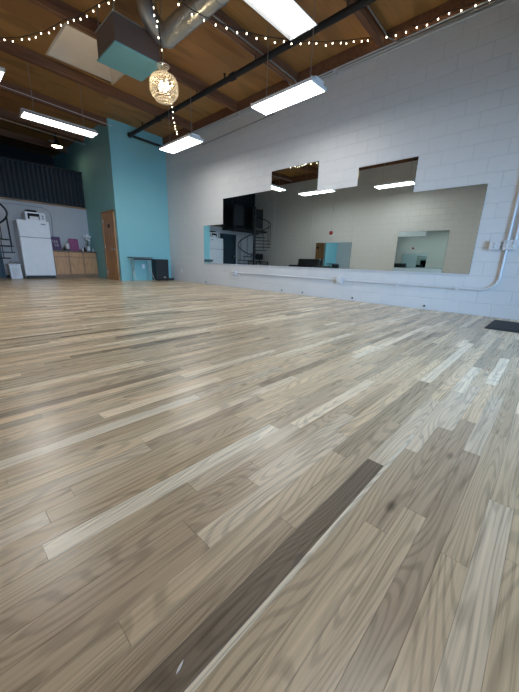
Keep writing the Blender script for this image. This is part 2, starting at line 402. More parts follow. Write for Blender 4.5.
# ---- far end: teal partition block, kitchen wall, loft
wall_back = box((XT, YT, 0), (XM+.2, 16.4, 4.72)).build('wall_back', M_teal, origin=(5.3, 11.5, 0), kind='structure')
wall_k = MB().box((XO, YK, 0), (XT, YK+.12, 2.42)).build('wall_kitchen', M_gray, origin=(2, YK, 0), kind='structure')
trim1 = box((1.62, YK-.05, 2.42), (XT-.002, YK+.2, 2.47)).build('trim_1', M_oaktrim, origin=(3, YK, 2.42), bevel=.006, kind='structure')
loft_floor = box((XO, YK+.12, 2.30), (XT, 16.4, 2.40)).build('floor_loft', M_dark, origin=(2, 14, 2.3), kind='structure')
wall_lb = box((XO, 16.3, 2.42), (XT, 16.4, 5.0)).build('wall_loft', M_dark, origin=(2, 16.3, 2.42), kind='structure')
base_k = box((XO, YK-.015, 0), (2.05, YK, .09)).build('baseboard_kitchen', M_black, origin=(1, YK, 0), bevel=.004, kind='structure')
# pleated charcoal front of the loft with a rail
pl = empty('loft_railing_screen', (3.0, YK, 2.47), label='long charcoal pleated screen along the loft edge above the kitchen', category='screen')
mb = MB(); n = 84; f_ = []
for i in range(n+1):
    xx = 1.62 + (XT-.004-1.62)*i/n; yy = YK+.04 + (.022 if i % 4 in (0, 1) else -.022)
    mb.v += [(xx, yy, 2.475), (xx, yy, 3.62)]
mb.f = [(2*i, 2*i+2, 2*i+3, 2*i+1) for i in range(n)]; mb.sm = [False]*n
mb2 = MB(); 
for f in mb.f: mb2.f.append(f)
mb.build('pleated_panel', M_corr, pl)
MB().box((1.62, YK-.01, 3.62), (XT-.004, YK+.09, 3.67)).build('top_rail', M_black, pl, bevel=.008)
MB().box((1.62, YK-.01, 2.47), (XT-.004, YK+.09, 2.52)).build('bottom_rail', M_black, pl, bevel=.008)

# ---- near wall behind the camera with the storefront window
wall_front = MB(); WX0, WX1 = .3, 4.4
wall_front.box((XO, YN-.2, 0), (WX0, YN, 5.2)); wall_front.box((WX1, YN-.2, 0), (XM, YN, 5.2))
wall_front.box((WX0, YN-.2, 0), (WX1, YN, .15)); wall_front.box((WX0, YN-.2, 2.75), (WX1, YN, 5.2))
wall_front.build('wall_front', M_block, origin=(2.3, YN, 0), kind='structure')
win = MB().box((WX0, YN-.16, .15), (WX1, YN-.06, .21)).box((WX0, YN-.16, 2.69), (WX1, YN-.06, 2.75)).build('window_1', M_black, origin=(2.3, YN, .15), kind='structure')
ww = (WX1-WX0-.056)/2
for i in range(3): MB().box((WX0+ww*i, YN-.16, .21), (WX0+.056+ww*i, YN-.06, 2.69)).build('mullion', M_black, win)
for i in range(2): MB().box((WX0+.058+ww*i, YN-.115, .21), (WX0+ww*(i+1)-.002, YN-.105, 2.69)).build('pane', M_glass, win)

# ---- ceiling: plywood deck on purlins, with a skylight
SK = (2.47, 3.76, 7.36, 8.62)
ceiling = MB()
def deck(mb, x0, x1, y0, y1, lift, th):
    mb.add([(x0,y0,zc(x0)+lift),(x1,y0,zc(x1)+lift),(x1,y1,zc(x1)+lift),(x0,y1,zc(x0)+lift),
            (x0,y0,zc(x0)+lift+th),(x1,y0,zc(x1)+lift+th),(x1,y1,zc(x1)+lift+th),(x0,y1,zc(x0)+lift+th)],
           [(0,3,2,1),(4,5,6,7),(0,1,5,4),(1,2,6,5),(2,3,7,6),(3,0,4,7)])
def holes(x0, x1, y0, y1):
    a, b_, c, d = SK[0]-.04, SK[1]+.04, SK[2]-.04, SK[3]+.04
    if x1 <= a or x0 >= b_ or y1 <= c or y0 >= d: return [(x0, x1, y0, y1)]
    out = []
    if x0 < a: out.append((x0, a, y0, y1))
    if x1 > b_: out.append((b_, x1, y0, y1))
    xx0, xx1 = max(x0, a), min(x1, b_)
    if y0 < c: out.append((xx0, xx1, y0, c))
    if y1 > d: out.append((xx0, xx1, d, y1))
    return out
for r in holes(XO-.2, XM+.2, YN-.2, 16.4): deck(ceiling, *r, .02, .1)
ceiling = ceiling.build('ceiling', M_subfloor, origin=(3, 6, 4.7), kind='structure')
BEAMS = [-.75, 1.15, 3.05, 4.95, 6.85, 8.78, 10.68, 12.6, 14.5]
ys = [YN]
for b_ in BEAMS: ys += [b_-.95, b_] if b_-.95 > YN+.1 else [b_]
ys += [15.45, 16.3]
for j in range(len(ys)-1):
    xs = [XO] + [v for v in ((.3, 2.74, 5.18) if j % 2 else (-.5, 1.52, 3.96)) if v > XO] + [XM]
    for i in range(len(xs)-1):
        k = random.uniform(.82, 1.15); c = (0.33*k, 0.165*k*random.uniform(.94, 1.04), 0.05*k, random.random())
        mb = MB()
        for r in holes(xs[i]+.002, xs[i+1]-.002, ys[j]+.002, ys[j+1]-.002): deck(mb, *r, 0, .018)
        if not mb.v: continue
        mb.tint = [c]*len(mb.v)
        mb.build('plywood_panel', M_ply, ceiling, fix=False)
for b_ in BEAMS:
    w_ = .05; dp = .20; mb = MB()
    x1 = XT if b_ > YT else XM-.09
    mb.add([(XO,b_-w_,zc(XO)-dp),(x1,b_-w_,zc(x1)-dp),(x1,b_+w_,zc(x1)-dp),(XO,b_+w_,zc(XO)-dp),(XO,b_-w_,zc(XO)),(x1,b_-w_,zc(x1)),(x1,b_+w_,zc(x1)),(XO,b_+w_,zc(XO))],
           [(0,3,2,1),(4,5,6,7),(0,1,5,4),(1,2,6,5),(2,3,7,6),(3,0,4,7)])
    mb.build('beam', M_beam, ceiling)
# ledgers at the wall heads
box((XM-.09, YN, 4.47), (XM-.006, YT, zc(XM)-.003)).build('trim_2', M_beam, origin=(XM, 4, 4.47), bevel=.005, kind='structure')
box((XO+.006, YN, 4.62), (XO+.09, YK, zc(XO)-.003)).build('trim_3', M_beam, origin=(XO, 4, 4.6), bevel=.005, kind='structure')
# skylight
sk = MB(); a, b_, c, d = SK; zt = 5.62
sk.box((a-.039, c-.039, zc(a)), (a, d+.039, zt)).box((b_, c-.039, zc(b_)), (b_+.039, d+.039, zt)).box((a, c-.039, zc(a)), (b_, c, zt)).box((a, d, zc(a)), (b_, d+.039, zt))
sk = sk.build('window_2', M_skywell, origin=(3.1, 8, 4.7), kind='structure')
MB().box((a, c, zt-.03), (b_, d, zt)).build('pane', M_skypane, sk)
MB().tube([(a, d-.3, 5.45), (b_, d-.3, 5.45)], .008, 6).build('safety_bar', M_black, sk)

# ---- doors
d1 = MB().box((XT-.035, 10.72, .005), (XT-.003, 11.58, 2.15)).build('door_1', M_oakdoor, origin=(XT, 11.15, 0), bevel=.004, kind='structure')
fr = MB().box((XT-.05, 10.65, 0), (XT-.002, 10.715, 2.22)).box((XT-.05, 11.585, 0), (XT-.002, 11.65, 2.22)).box((XT-.05, 10.65, 2.155), (XT-.002, 11.65, 2.22))
fr.build('door_frame', M_oakdoor, d1, bevel=.004)
for z in (.25, 1.1, 1.92): MB().box((XT-.042, 11.535, z-.05), (XT-.03, 11.585, z+.05)).build('hinge', M_chrome, d1, bevel=.003)
MB().box((XT-.045, 11.02, 1.70), (XT-.034, 11.19, 1.82)).build('door_plaque', M_black, d1, bevel=.003)
MB().lathe([(.0001,-.11),(.035,-.105),(.04,-.085),(.02,-.06),(.015,-.02),(.035,-.012),(.035,0)], (XT-.034, 10.80, 1.02), 14, 'x').build('door_knob', M_chrome, d1)
d2 = MB().box((.70, YK-.04, .005), (1.60, YK-.003, 2.04)).build('door_2', M_bluedoor, origin=(1.15, YK, 0), bevel=.004, kind='structure')
MB().box((.62, YK-.05, 0), (.695, YK-.002, 2.12)).box((1.605, YK-.05, 0), (1.68, YK-.002, 2.12)).box((.62, YK-.05, 2.045), (1.68, YK-.002, 2.12)).build('door_frame', M_bluedoor, d2, bevel=.004)
MB().lathe([(.0001,-.08),(.035,-.075),(.04,-.055),(.02,-.03),(.015,-.0)], (.80, YK-.04, 1.0), 14, 'y').build('door_knob', M_chrome, d2)

# ================================================================== MIRRORS
NAMES = ['shortest mirror panel at the far left end of the row, beside the teal corner',
 'tall mirror panel, second from the left, showing the dark loft',
 'tall mirror panel, third from the left, showing the spiral stair',
 'tallest and widest mirror panel, rising highest on the block wall',
 'low mirror panel between the two tall raised ones',
 'raised mirror panel, second from the right end of the row',
 'low wide mirror panel at the right end of the row']
def mirror_edges(o, sgn):
    o.data.materials.append(M_medge)
    for p in o.data.polygons: p.material_index = 0 if p.normal.x*sgn > .9 else 1
for (m, lab) in zip(MIR, NAMES):
    _last = MB().box((XM-.0105, m[0]-.001, MB0), (XM-.0045, m[1]+.001, m[2])).build('wall_mirror', M_mirror, origin=(XM, (m[0]+m[1])/2, MB0), label=lab, category='mirror', group='mirror panels on the block wall')
    mirror_edges(_last, -1)
MB().box((XM-.022, 1.06, MB0-.022), (XM-.0045, 8.435, MB0-.002)).build('mirror_rail', M_cond, origin=(XM, 4.7, MB0-.02), bevel=.003, label='thin metal rail under the whole row of mirrors', category='rail')
for (y0, y1, zt_, yaw, lab) in ((6.97, 8.80, 1.73, math.radians(-4.0), 'frameless mirror on the opposite wall reflecting the teal corner'), (3.15, 4.95, 2.08, MYAW, 'frameless mirror on the opposite wall seen at the right end of the mirror row')):
    off = .006 + abs(math.sin(yaw))*(y1-y0)/2
    o = MB().box((XO+.004+off, y0, .45), (XO+.012+off, y1, zt_)).build('wall_mirror', M_mirror, origin=(XO+.004+off, (y0+y1)/2, .45), label=lab, category='mirror', group='mirrors on the opposite wall')
    mirror_edges(o, 1)
    o.rotation_euler.z = yaw      # hung a little out of parallel, as the doubled reflections show

# ================================================================== LIGHT FIXTURES
def frame_map(c, axis):
    if axis == 'y': return lambda l, w_, h: (c[0]+w_, c[1]+l, c[2]+h)
    return lambda l, w_, h: (c[0]+l, c[1]+w_, c[2]+h)
def ebox(mb, fm, l0, l1, w0, w1, h0, h1):
    p, q = fm(l0, w0, h0), fm(l1, w1, h1); return mb.box(p, q)
def profile(mb, fm, poly, l0, l1):
    n = len(poly); vv = [fm(l0, *p) for p in poly] + [fm(l1, *p) for p in poly]
    mb.add(vv, [tuple(range(n)), tuple(range(n, 2*n))[::-1]] + [(i, n+i, n+(i+1) % n, (i+1) % n) for i in range(n)]); return mb
def hang(t, fm, ls, top):
    for l in ls:
        p = fm(l, 0, top); MB().tube([p, (p[0], p[1], zc(p[0])-.002)], .006, 5).build('hanger_cable', M_cond_d, t)
def wrap_fixture(c, axis, label, L_=1.34, W=.43):
    t = empty('fluorescent_fixture', c, label=label, category='ceiling light', group='fluorescent ceiling lights'); fm = frame_map(c, axis); h = W/2
    profile(MB(), fm, [(-h*.55, .05), (-h*.55, .10), (h*.55, .10), (h*.55, .05)], -L_/2, L_/2).build('housing', M_whitemet, t)
    profile(MB(), fm, [(-h*.94, .03), (-h*.94, .008), (-h*.88, 0), (h*.88, 0), (h*.94, .008), (h*.94, .03)], -L_/2+.015, L_/2-.015).build('lens', M_lens, t)
    for s in (-1, 1): profile(MB(), fm, [(s*h*.945, .006), (s*h, .012), (s*h, .05), (s*h*.5, .055), (s*h*.5, .045), (s*h*.945, .04)], -L_/2, L_/2).build('side_rail', M_whitemet, t)
    for s in (-1, 1):
        profile(MB(), fm, [(-h-.006, .06), (-h-.006, .012), (-h*.84, -.006), (h*.84, -.006), (h+.006, .012), (h+.006, .06)], s*L_/2, s*(L_/2-.014)).build('end_cap', M_whitemet, t)
    hang(t, fm, (-L_*.36, L_*.36), .10)
    return t
def strip_fixture(c, axis, label, L_=1.36, W=.40, hl=(-.49, .49)):
    t = empty('reflector_fixture', c, label=label, category='ceiling light', group='fluorescent ceiling lights'); fm = frame_map(c, axis); h = W/2
    ebox(MB(), fm, -L_/2, L_/2, -.055, .055, .05, .11).build('ballast_channel', M_whitemet, t)
    for s in (-1, 1):
        profile(MB(), fm, [(s*.05, .06), (s*h*.75, .052), (s*h, .0), (s*(h+.006), .004), (s*h*.76, .062), (s*.05, .07)], -L_/2, L_/2).build('reflector', M_refl, t)
        a, b2 = fm(-L_/2+.03, s*h*.55, .012), fm(L_/2-.03, s*h*.55, .012)
        MB().tube([a, b2], .030, 10).build('tube', M_tube, t)
        e = MB(); profile(e, fm, [(-h, 0), (h, 0), (h*.76, .06), (-h*.76, .06)], s*L_/2, s*(L_/2-.012)); e.build('end_plate', M_whitemet, t)
    hang(t, fm, hl, .11)
    return t
strip_fixture((2.95, 2.83, 3.46), 'x', 'twin tube fluorescent light at the top edge of the photo, nearest overhead', hl=(-.45, .14))
wrap_fixture((4.80, 4.03, 3.50), 'y', 'white lensed fluorescent light above the tallest mirror, over the block wall')
wrap_fixture((4.86, 7.47, 3.50), 'y', 'white lensed fluorescent light nearest the teal partition corner')
strip_fixture((2.62, 8.85, 3.60), 'x', 'fluorescent light with white hood hanging below the skylight', L_=1.46)
wrap_fixture((1.14, 7.70, 3.52), 'y', 'fluorescent light cut off by the left edge of the photo', L_=1.5)
wrap_fixture((1.75, .35, 3.50), 'x', 'unseen fluorescent light added directly above the viewpoint to brighten the near floor')  # added fixture, never in view, lifts the light on the near floor
wrap_fixture((.55, 4.80, 3.52), 'y', 'fluorescent light seen only in the raised mirror panel at right', L_=1.34)
# loft lamp
ll = empty('loft_lamp', (3.62, 12.9, 4.24), label='small round warm lamp in a dark shade below the loft ceiling', category='lamp')
MB().lathe([(.0001,.20),(.06,.20),(.07,.13),(.095,.10),(.19,.02),(.195,0),(.185,0),(.09,.09),(.0001,.10)], (3.62,12.9,4.24), 20).build('lamp_shade', M_black, ll)
MB().lathe([(.0001,-.03),(.08,-.02),(.15,.005),(.15,.02),(.0001,.03)], (3.62,12.9,4.24), 20).build('bulb', M_spot, ll)
MB().tube([(3.62,12.9,4.44),(3.62,12.9,zc(3.62)-.002)], .02, 8).build('stem', M_black, ll)
MB().box((3.40,12.87,4.36),(3.60,12.93,4.39)).build('junction_box', M_cond_d, ll, bevel=.004)

# ---- chandelier
cc = (3.08, 5.15, 3.40)
ch = empty('chandelier', (cc[0], cc[1], cc[2]-.2), label='glowing crystal basket chandelier with flared beaded crown hanging from ceiling', category='chandelier')
CR, CHH = .215, .165
def rprof(h):
    t = max(-1, min(1, h/CHH)); return CR*math.sqrt(max(0, 1-.72*abs(t)**2.6))
for h, r, nm in ((.165, .114, 'hoop'), (.09, .185, 'hoop'), (0, CR, 'hoop'), (-.09, .19, 'hoop'), (.285, .092, 'crown_ring'), (.195, .050, 'neck_ring')):
    MB().tube([(cc[0]+r*math.cos(2*math.pi*k/24), cc[1]+r*math.sin(2*math.pi*k/24), cc[2]+h) for k in range(24)], .006, 5, closed=True).build(nm, M_chrome, ch)
NS = 30; mb = MB()
for k in range(NS):
    a = 2*math.pi*k/NS
    for i in range(13):
        h = CHH - 2*CHH*i/12; r = rprof(h); z = cc[2]+h
        aa = a + (.5 if i % 2 else 0)*2*math.pi/NS
        mb.octa((cc[0]+r*math.cos(aa), cc[1]+r*math.sin(aa), z), .0145, .017)
    for i in range(5):
        h = .195+.022*i; r = .050+.042*(i/4)**1.5
        mb.octa((cc[0]+r*math.cos(a), cc[1]+r*math.sin(a), cc[2]+h), .008, .013)
    for q in (.05, .09, .13): mb.octa((cc[0]+q*math.cos(a), cc[1]+q*math.sin(a), cc[2]-CHH-.012-.02*(1-q/.13)), .012, .016)
mb.build('crystal_beads', M_crystal, ch, fix=False, kind='stuff')
for k in range(4):
    a = 2*math.pi*k/4+.5; x, y = cc[0]+.06*math.cos(a), cc[1]+.06*math.sin(a)
    MB().lathe([(.0001,-.05),(.012,-.045),(.022,0),(.017,.025),(.004,.055),(.0001,.06)], (x, y, cc[2]+.01), 10).build('candle_bulb', M_bulb, ch)
    MB().tube([(cc[0], cc[1], cc[2]-.07), (x, y, cc[2]-.06), (x, y, cc[2]-.04)], .008, 6).build('candle_arm', M_chrome, ch)
MB().tube([(cc[0], cc[1], cc[2]-.08), (cc[0], cc[1], zc(cc[0])-.19)], .006, 6).build('chain', M_chrome, ch)
MB().box((cc[0]-.03, cc[1]-.03, zc(cc[0])-.20), (cc[0]+.03, cc[1]+.03, zc(cc[0])-.002)).build('ceiling_hook_plate', M_black, ch, bevel=.004)

# ---- string lights
def dens(pts, step):
    P = [Vector(p) for p in pts]; out = [P[0]]; acc = 0
    for a, b_ in zip(P[:-1], P[1:]):
        L_ = (b_-a).length; pos = step-acc
        while pos <= L_: out.append(a+(b_-a)*(pos/L_)); pos += step
        acc = L_-(pos-step)
    return out
def string_light(pts, label, step=.165, r=.0095):
    t = empty('string_light', pts[0], label=label, category='string lights', group='festoon string lights')
    MB().tube(pts, .006, 5).build('wire', M_black, t)
    sh = None
    for i, p in enumerate(dens(pts, step)):
        q = (p.x + random.uniform(-.02, .02), p.y + random.uniform(-.02, .02), p.z - .03 - random.uniform(0, .025))
        if sh is None:
            sh = MB().ball((0,0,0), r, 6, 4, 1.5).mesh('bulb'); sh.materials.append(M_fairy)
        o = bpy.data.objects.new('bulb', sh); col.objects.link(o); o.parent = t
        o.location = [(a-b_)*S for a, b_ in zip(q, t['_org'])]
string_light([(1.45,8.5,4.55),(1.59,8.12,4.5),(1.83,7.8,4.5),(2.09,7.27,4.5),(2.27,6.78,4.55),(2.35,6.52,4.5),(2.44,6.14,4.5),(2.56,5.77,4.52),(2.68,5.4,4.55)], 'string of tiny warm bulbs swagged left of the skylight')
string_light([(2.80,4.58,4.30),(2.89,4.38,4.08),(3.04,4.33,4.04),(3.24,4.27,4.02),(3.41,4.21,4.02),(3.64,4.13,4.02),(3.9,4.05,4.05),(4.19,3.95,4.09),(4.5,3.85,4.16),(4.75,3.77,4.21),(5.13,3.64,4.32),(5.63,3.47,4.49),(6.06,3.32,4.66),(6.1,3.1,4.62),(6.1,2.79,4.57),(6.1,2.53,4.54),(6.1,2.25,4.49),(6.1,2.05,4.52),(6.1,1.84,4.48),(6.1,1.66,4.47),(6.1,1.4,4.46)], 'long string of warm bulbs crossing the ceiling to the wall head')
string_light([(2.75,4.85,4.30),(2.73,4.76,4.08),(3.01,5.12,4.16),(3.16,5.32,4.05),(3.24,5.43,3.84),(3.61,5.9,3.77),(3.98,6.38,3.75),(4.17,6.63,3.64),(4.69,7.3,3.65)], 'string of warm bulbs falling past the chandelier to the far fixture')

# ================================================================== CEILING SERVICES
sp = empty('sprinkler_pipe', (4.93, 5, 4.38), label='long black sprinkler pipe running under the ceiling beams', category='pipe')
MB().tube([(4.93, YN+.02, 4.38), (4.93, 10.33, 4.38)], .052, 12).build('main_pipe', M_pipe, sp)
MB().tube([(4.93, 10.33, 4.38), (6.22, 10.33, 4.33)], .036, 10).build('branch_pipe', M_pipe, sp)
MB().ball((4.93, 10.33, 4.38), .075, 10, 6).build('elbow', M_pipe, sp)
for y in (2.2, 5.6, 8.6): MB().tube([(4.93, y-.06, 4.38), (4.93, y+.06, 4.38)], .068, 12).build('coupling', M_pipe, sp)
for y in (3.05, 4.95, 6.85, 8.78): MB().tube([(4.93, y, 4.43), (4.93, y, zc(4.93)-.2)], .008, 6).build('hanger_rod', M_pipe, sp)
for y in (1.6, 5.85, 9.5):
    MB().tube([(4.93, y, 4.42), (4.93, y, 4.50)], .018, 6).tube([(4.93, y, 4.50), (4.93, y, 4.508)], .032, 8).build('sprinkler_head', M_pipe, sp)

du = empty('spiral_duct', (3.36, 4, 4.28), label='round silver galvanised spiral duct with elbow overhead', category='duct')
DX, DZ, DR = 3.36, 4.30, .15
MB().tube([(DX, -1.5, DZ), (DX, 5.46, DZ)], DR, 28).build('duct_run', M_galv, du)
MB().tube([(DX,5.42,DZ),(DX-.01,5.49,DZ+.01),(DX-.06,5.54,DZ+.05),(DX-.14,5.57,DZ+.12),(DX-.22,5.58,DZ+.20),(DX-.27,5.58,DZ+.30),(DX-.28,5.58,zc(3)-.03)], DR*.97, 24).build('elbow', M_galv, du)
for y in (.3, 1.4, 2.5, 3.6, 4.5, 5.44): MB().tube([(DX, y-.014, DZ), (DX, y+.014, DZ)], DR+.008, 28).build('joint_band', M_galv, du)
y = -.9; mb = MB(); hel = []
while y < 5.42:
    a = y*2*math.pi/.12; hel.append((DX+(DR+.001)*math.cos(a), y, DZ+(DR+.001)*math.sin(a))); y += .12/20
mb.tube(hel, .0035, 3).build('spiral_seam', M_galv, du)
for y in (1.0, 4.1): MB().tube([(DX+(DR+.005)*math.cos(a), y, DZ+(DR+.005)*math.sin(a)) for a in [math.pi*k/10 for k in range(-10, 11)]], .008, 4).tube([(DX, y, DZ+DR), (DX, y, zc(DX)-.002)], .01, 5).build('duct_strap', M_cond_d, du)
ab = empty('air_handler_box', (3.0, 6.1, 4.02), label='brown sheet metal box with teal underside hung beside the skylight', category='duct box')
MB().box((2.62, 5.75, 4.03), (3.38, 6.46, 4.40)).build('casing', M_brownbox, ab, bevel=.008)
MB().box((2.60, 5.73, 4.00), (3.40, 6.48, 4.028)).build('bottom_panel', M_tealbox, ab, bevel=.006)
MB().box((2.61, 5.74, 4.40), (3.39, 6.47, 4.42)).build('top_flange', M_galv, ab, bevel=.004)
for x in (2.66, 3.34):
    for y in (5.8, 6.42): MB().tube([(x, y, 4.42), (x, y, zc(x)-.002)], .01, 6).build('hanger_rod', M_cond_d, ab)

def conduit(pts, label, r=.014, m=None, name='ceiling_conduit', straps=()):
    t = empty(name, pts[0], label=label, category='conduit')
    MB().tube(pts, r, 8).build('pipe', m or M_cond_d, t)
    for p in straps: MB().box((p[0]-.03, p[1]-.03, p[2]-.022), (p[0]+.03, p[1]+.03, p[2]+.022)).build('strap', m or M_cond_d, t, bevel=.004)
    return t
for dy, nm in ((-.075, 'near side'), (.075, 'far side')):
    conduit([(2.0, 4.95+dy, zc(2)-.17), (6.02, 4.95+dy, zc(6)-.17), (6.12, 4.95+dy, zc(6)-.21), (6.15, 4.95+dy, 4.40)], 'thin conduit along the %s of the beam that ends above the fixture' % nm)
conduit([(3.5, 2.95, zc(3.5)-.1), (6.0, 2.95, zc(6)-.1), (6.12, 2.95, 4.56), (6.13, 2.75, 4.42), (6.15, 2.4, 4.40), (6.15, 0, 4.40)], 'bent conduit coming off the near beam and turning along the wall head')
for z, dx, nm in ((4.385, .02, 'lowest'), (4.425, .035, 'middle'), (4.462, .05, 'highest')):
    conduit([(XM-dx-.012, YN+.05, z), (XM-dx-.012, 10.45, z)], '%s of the long conduits along the top of the block wall' % nm, r=.013, m=M_cond, straps=[(XM-.03, y, z) for y in (1.2, 4.0, 6.8, 9.4)])
conduit([(XM-.02, 5.6, 4.13), (XM-.02, 8.4, 4.06)], 'thin dark wire sagging on the block wall between two fixtures', r=.006, m=M_black, name='wall_wire')
conduit([(.2, 9.75, 4.40), (4.36, 10.2, 4.42)], 'thin pale cable above the hooded light toward the teal partition', r=.008, m=M_cond, name='ceiling_cable')
conduit([(.2, 11.75, 4.36), (4.36, 12.5, 4.42)], 'thin pale cable in the dark ceiling in front of the loft', r=.008, m=M_cond, name='ceiling_cable')

# ================================================================== MIRROR WALL SERVICES
wc = empty('wall_conduit', (XM, 3.5, .43), label='white surface conduit low on the block wall bending up at right', category='conduit')
xx = XM-.026
pts = [(xx, 6.86, .43), (xx, .86, .43)] + [(xx, .86-.22*math.sin(a), .43+.22*(1-math.cos(a))) for a in [math.pi/2*k/8 for k in range(1, 9)]] + [(xx, .64, 1.06)]
MB().tube(pts, .020, 10).build('pipe', M_cond, wc)
MB().tube([(xx, .645, 1.20), (xx, .645, 4.36)], .020, 10).build('riser', M_cond, wc)
MB().tube([(xx, .555, 1.20), (xx, .555, 4.36)], .020, 10).build('riser', M_cond, wc)
for (y, z) in ((5.6, .43), (2.2, .43), (1.2, .43), (.645, 2.2), (.645, 3.3)): MB().box((XM-.05, y-.03, z-.03), (XM-.0045, y+.03, z+.03)).build('strap', M_cond, wc, bevel=.006)
def outlet_box(y, z, w_, h_, label, gang, d=.07):
    t = empty('outlet_box', (XM, y, z), label=label, category='outlet')
    MB().box((XM-d, y-w_/2, z-h_/2), (XM-.0045, y+w_/2, z+h_/2)).build('box', M_cond, t, bevel=.012)
    MB().box((XM-d-.006, y-w_/2-.004, z-h_/2-.004), (XM-d+.001, y+w_/2+.004, z+h_/2+.004)).build('cover_plate', M_cond, t, bevel=.005)
    for g in range(gang):
        yy = y + (g-(gang-1)/2)*w_/gang
        for dz in (-.026, .026):
            so = MB().lathe([(.0001,-.010),(.017,-.010),(.019,-.004),(.019,.002)], (XM-d-.004, yy, z+dz), 12, 'x').build('socket', M_plastic, t)
            MB().box((XM-d-.0155, yy-.008, z+dz-.006), (XM-d-.0135, yy-.005, z+dz+.006)).box((XM-d-.0155, yy+.005, z+dz-.006), (XM-d-.0135, yy+.008, z+dz+.006)).build('slot', M_black, so)
    return t
outlet_box(.79, 1.13, .13, .13, 'left of the two metal outlet boxes on the right wall', 1)
outlet_box(.60, 1.13, .16, .14, 'right of the two metal outlet boxes, under the twin conduits', 2)
MB().tube([(xx, .735, 1.13), (xx, .67, 1.13)], .018, 8).build('nipple', M_cond, wc)
outlet_box(3.44, .43, .14, .13, 'outlet box on the low conduit beneath the mirrors, middle of the wall', 1)
outlet_box(6.92, .42, .14, .13, 'outlet box at the far end of the low conduit', 1)
t = empty('outlet_plate', (XM, 9.80, .36), label='small white outlet plate near the teal corner on the white wall', category='outlet')
MB().box((XM-.012, 9.76, .30), (XM-.0045, 9.84, .42)).build('plate', M_plastic, t, bevel=.003)
MB().box((XM-.015, 9.78, .32), (XM-.012, 9.82, .35)).box((XM-.015, 9.78, .37), (XM-.012, 9.82, .40)).build('socket', M_whitemet, t)
t = empty('outlet_plate', (5.17, YT, .48), label='white outlet plate on the teal wall behind the folding table', category='outlet')
MB().box((5.12, YT-.009, .41), (5.22, YT-.001, .55)).build('plate', M_plastic, t, bevel=.003)
MB().box((5.145, YT-.012, .43), (5.195, YT-.009, .47)).box((5.145, YT-.012, .49), (5.195, YT-.009, .53)).build('socket', M_whitemet, t)
for y, lab in ((1.66, 'nearest'), (3.11, 'second'), (4.44, 'third'), (5.10, 'fourth'), (8.36, 'farthest')):
    MB().lathe([(.0001,-.028),(.010,-.027),(.016,-.02),(.018,0)], (XM-.004, y, .065), 12, 'x').build('wall_stop', M_rubber, origin=(XM, y, .065),
        label='%s small black stop at the foot of the block wall, counting from the mat' % lab, category='wall stop', group='black stops along the wall foot')

# a pale scrap on the dark board near the lens
sc_ = MB(); k_ = [(.190, .370), (.194, .3735), (.202, .377), (.212, .379), (.207, .375), (.199, .371)]
sc_.prism(k_, .0008, .0032, 'z').build('paper_scrap', M_petal, origin=(.20, .375, 0), label='tiny white sliver of paper lying on the dark floor board', category='scrap')
# floor mat
mt = empty('floor_mat', (5.43, .1, 0), label='black rubber floor mat at the right edge by the wall', category='mat')
MB().box((4.96, -.45, .001), (5.90, .545, .012)).build('border', M_rubber, mt, bevel=.005)
MB().box((5.02, -.39, .010), (5.84, .485, .016)).build('pile', M_rubber, mt, bevel=.003)

# ================================================================== TEAL CORNER: TABLE, SPEAKER, CABLES
ft = empty('folding_table', (5.0, 10.25, 0), label='small grey folding tray table with crossed wire legs before teal wall', category='table')
MB().box((4.60, 10.04, .755), (5.28, 10.46, .775)).build('table_top', M_greyseam, ft, bevel=.006)
MB().tube([(4.60,10.04,.78),(5.28,10.04,.78),(5.28,10.46,.78),(4.60,10.46,.78)], .008, 6, closed=True).build('rim', M_black, ft)
MB().box((4.61, 10.05, .70), (5.27, 10.06, .752)).build('apron', M_black, ft)
for x, in ((4.68,), (5.24,)):
    for a, b_ in ((10.10, 10.42), (10.42, 10.10)):
        MB().tube([(x+(.10 if x > 5 and a < 10.2 else 0), a, .008), (x, b_, .75)], .011, 6).build('leg', M_chrome, ft)
    MB().tube([(x, 10.10, .40), (x, 10.42, .40)], .008, 6).build('stretcher', M_chrome, ft)
sk_ = empty('loudspeaker', (5.75, 10.3, 0), label='black floor speaker standing against the teal wall', category='speaker')
MB().box((5.46, 10.14, .02), (5.92, 10.50, .74)).build('cabinet', M_black, sk_, bevel=.012)
MB().box((5.49, 10.13, .06), (5.89, 10.142, .71)).build('grille', M_rubber, sk_, bevel=.004)
MB().box((5.71, 10.124, .10), (5.79, 10.131, .14)).build('badge', M_chrome, sk_, bevel=.002)
for x in (5.50, 5.88):
    for y in (10.18, 10.46): MB().lathe([(.02,0),(.022,.02)], (x, y, 0), 8).build('foot', M_rubber, sk_)
mb = MB(); pts = []
for i in range(70):
    a = i*.42; r = .05+.04*math.sin(i*.9); pts.append((6.10+.0008*i-.03+r*math.cos(a), 10.28+r*math.sin(a), .014+.05*abs(math.sin(i*.31))))
mb.tube(pts, .012, 6).build('cable_coil', M_rubber, origin=(6.1, 10.28, 0), label='tangle of black cable on floor right of the speaker', category='cable')

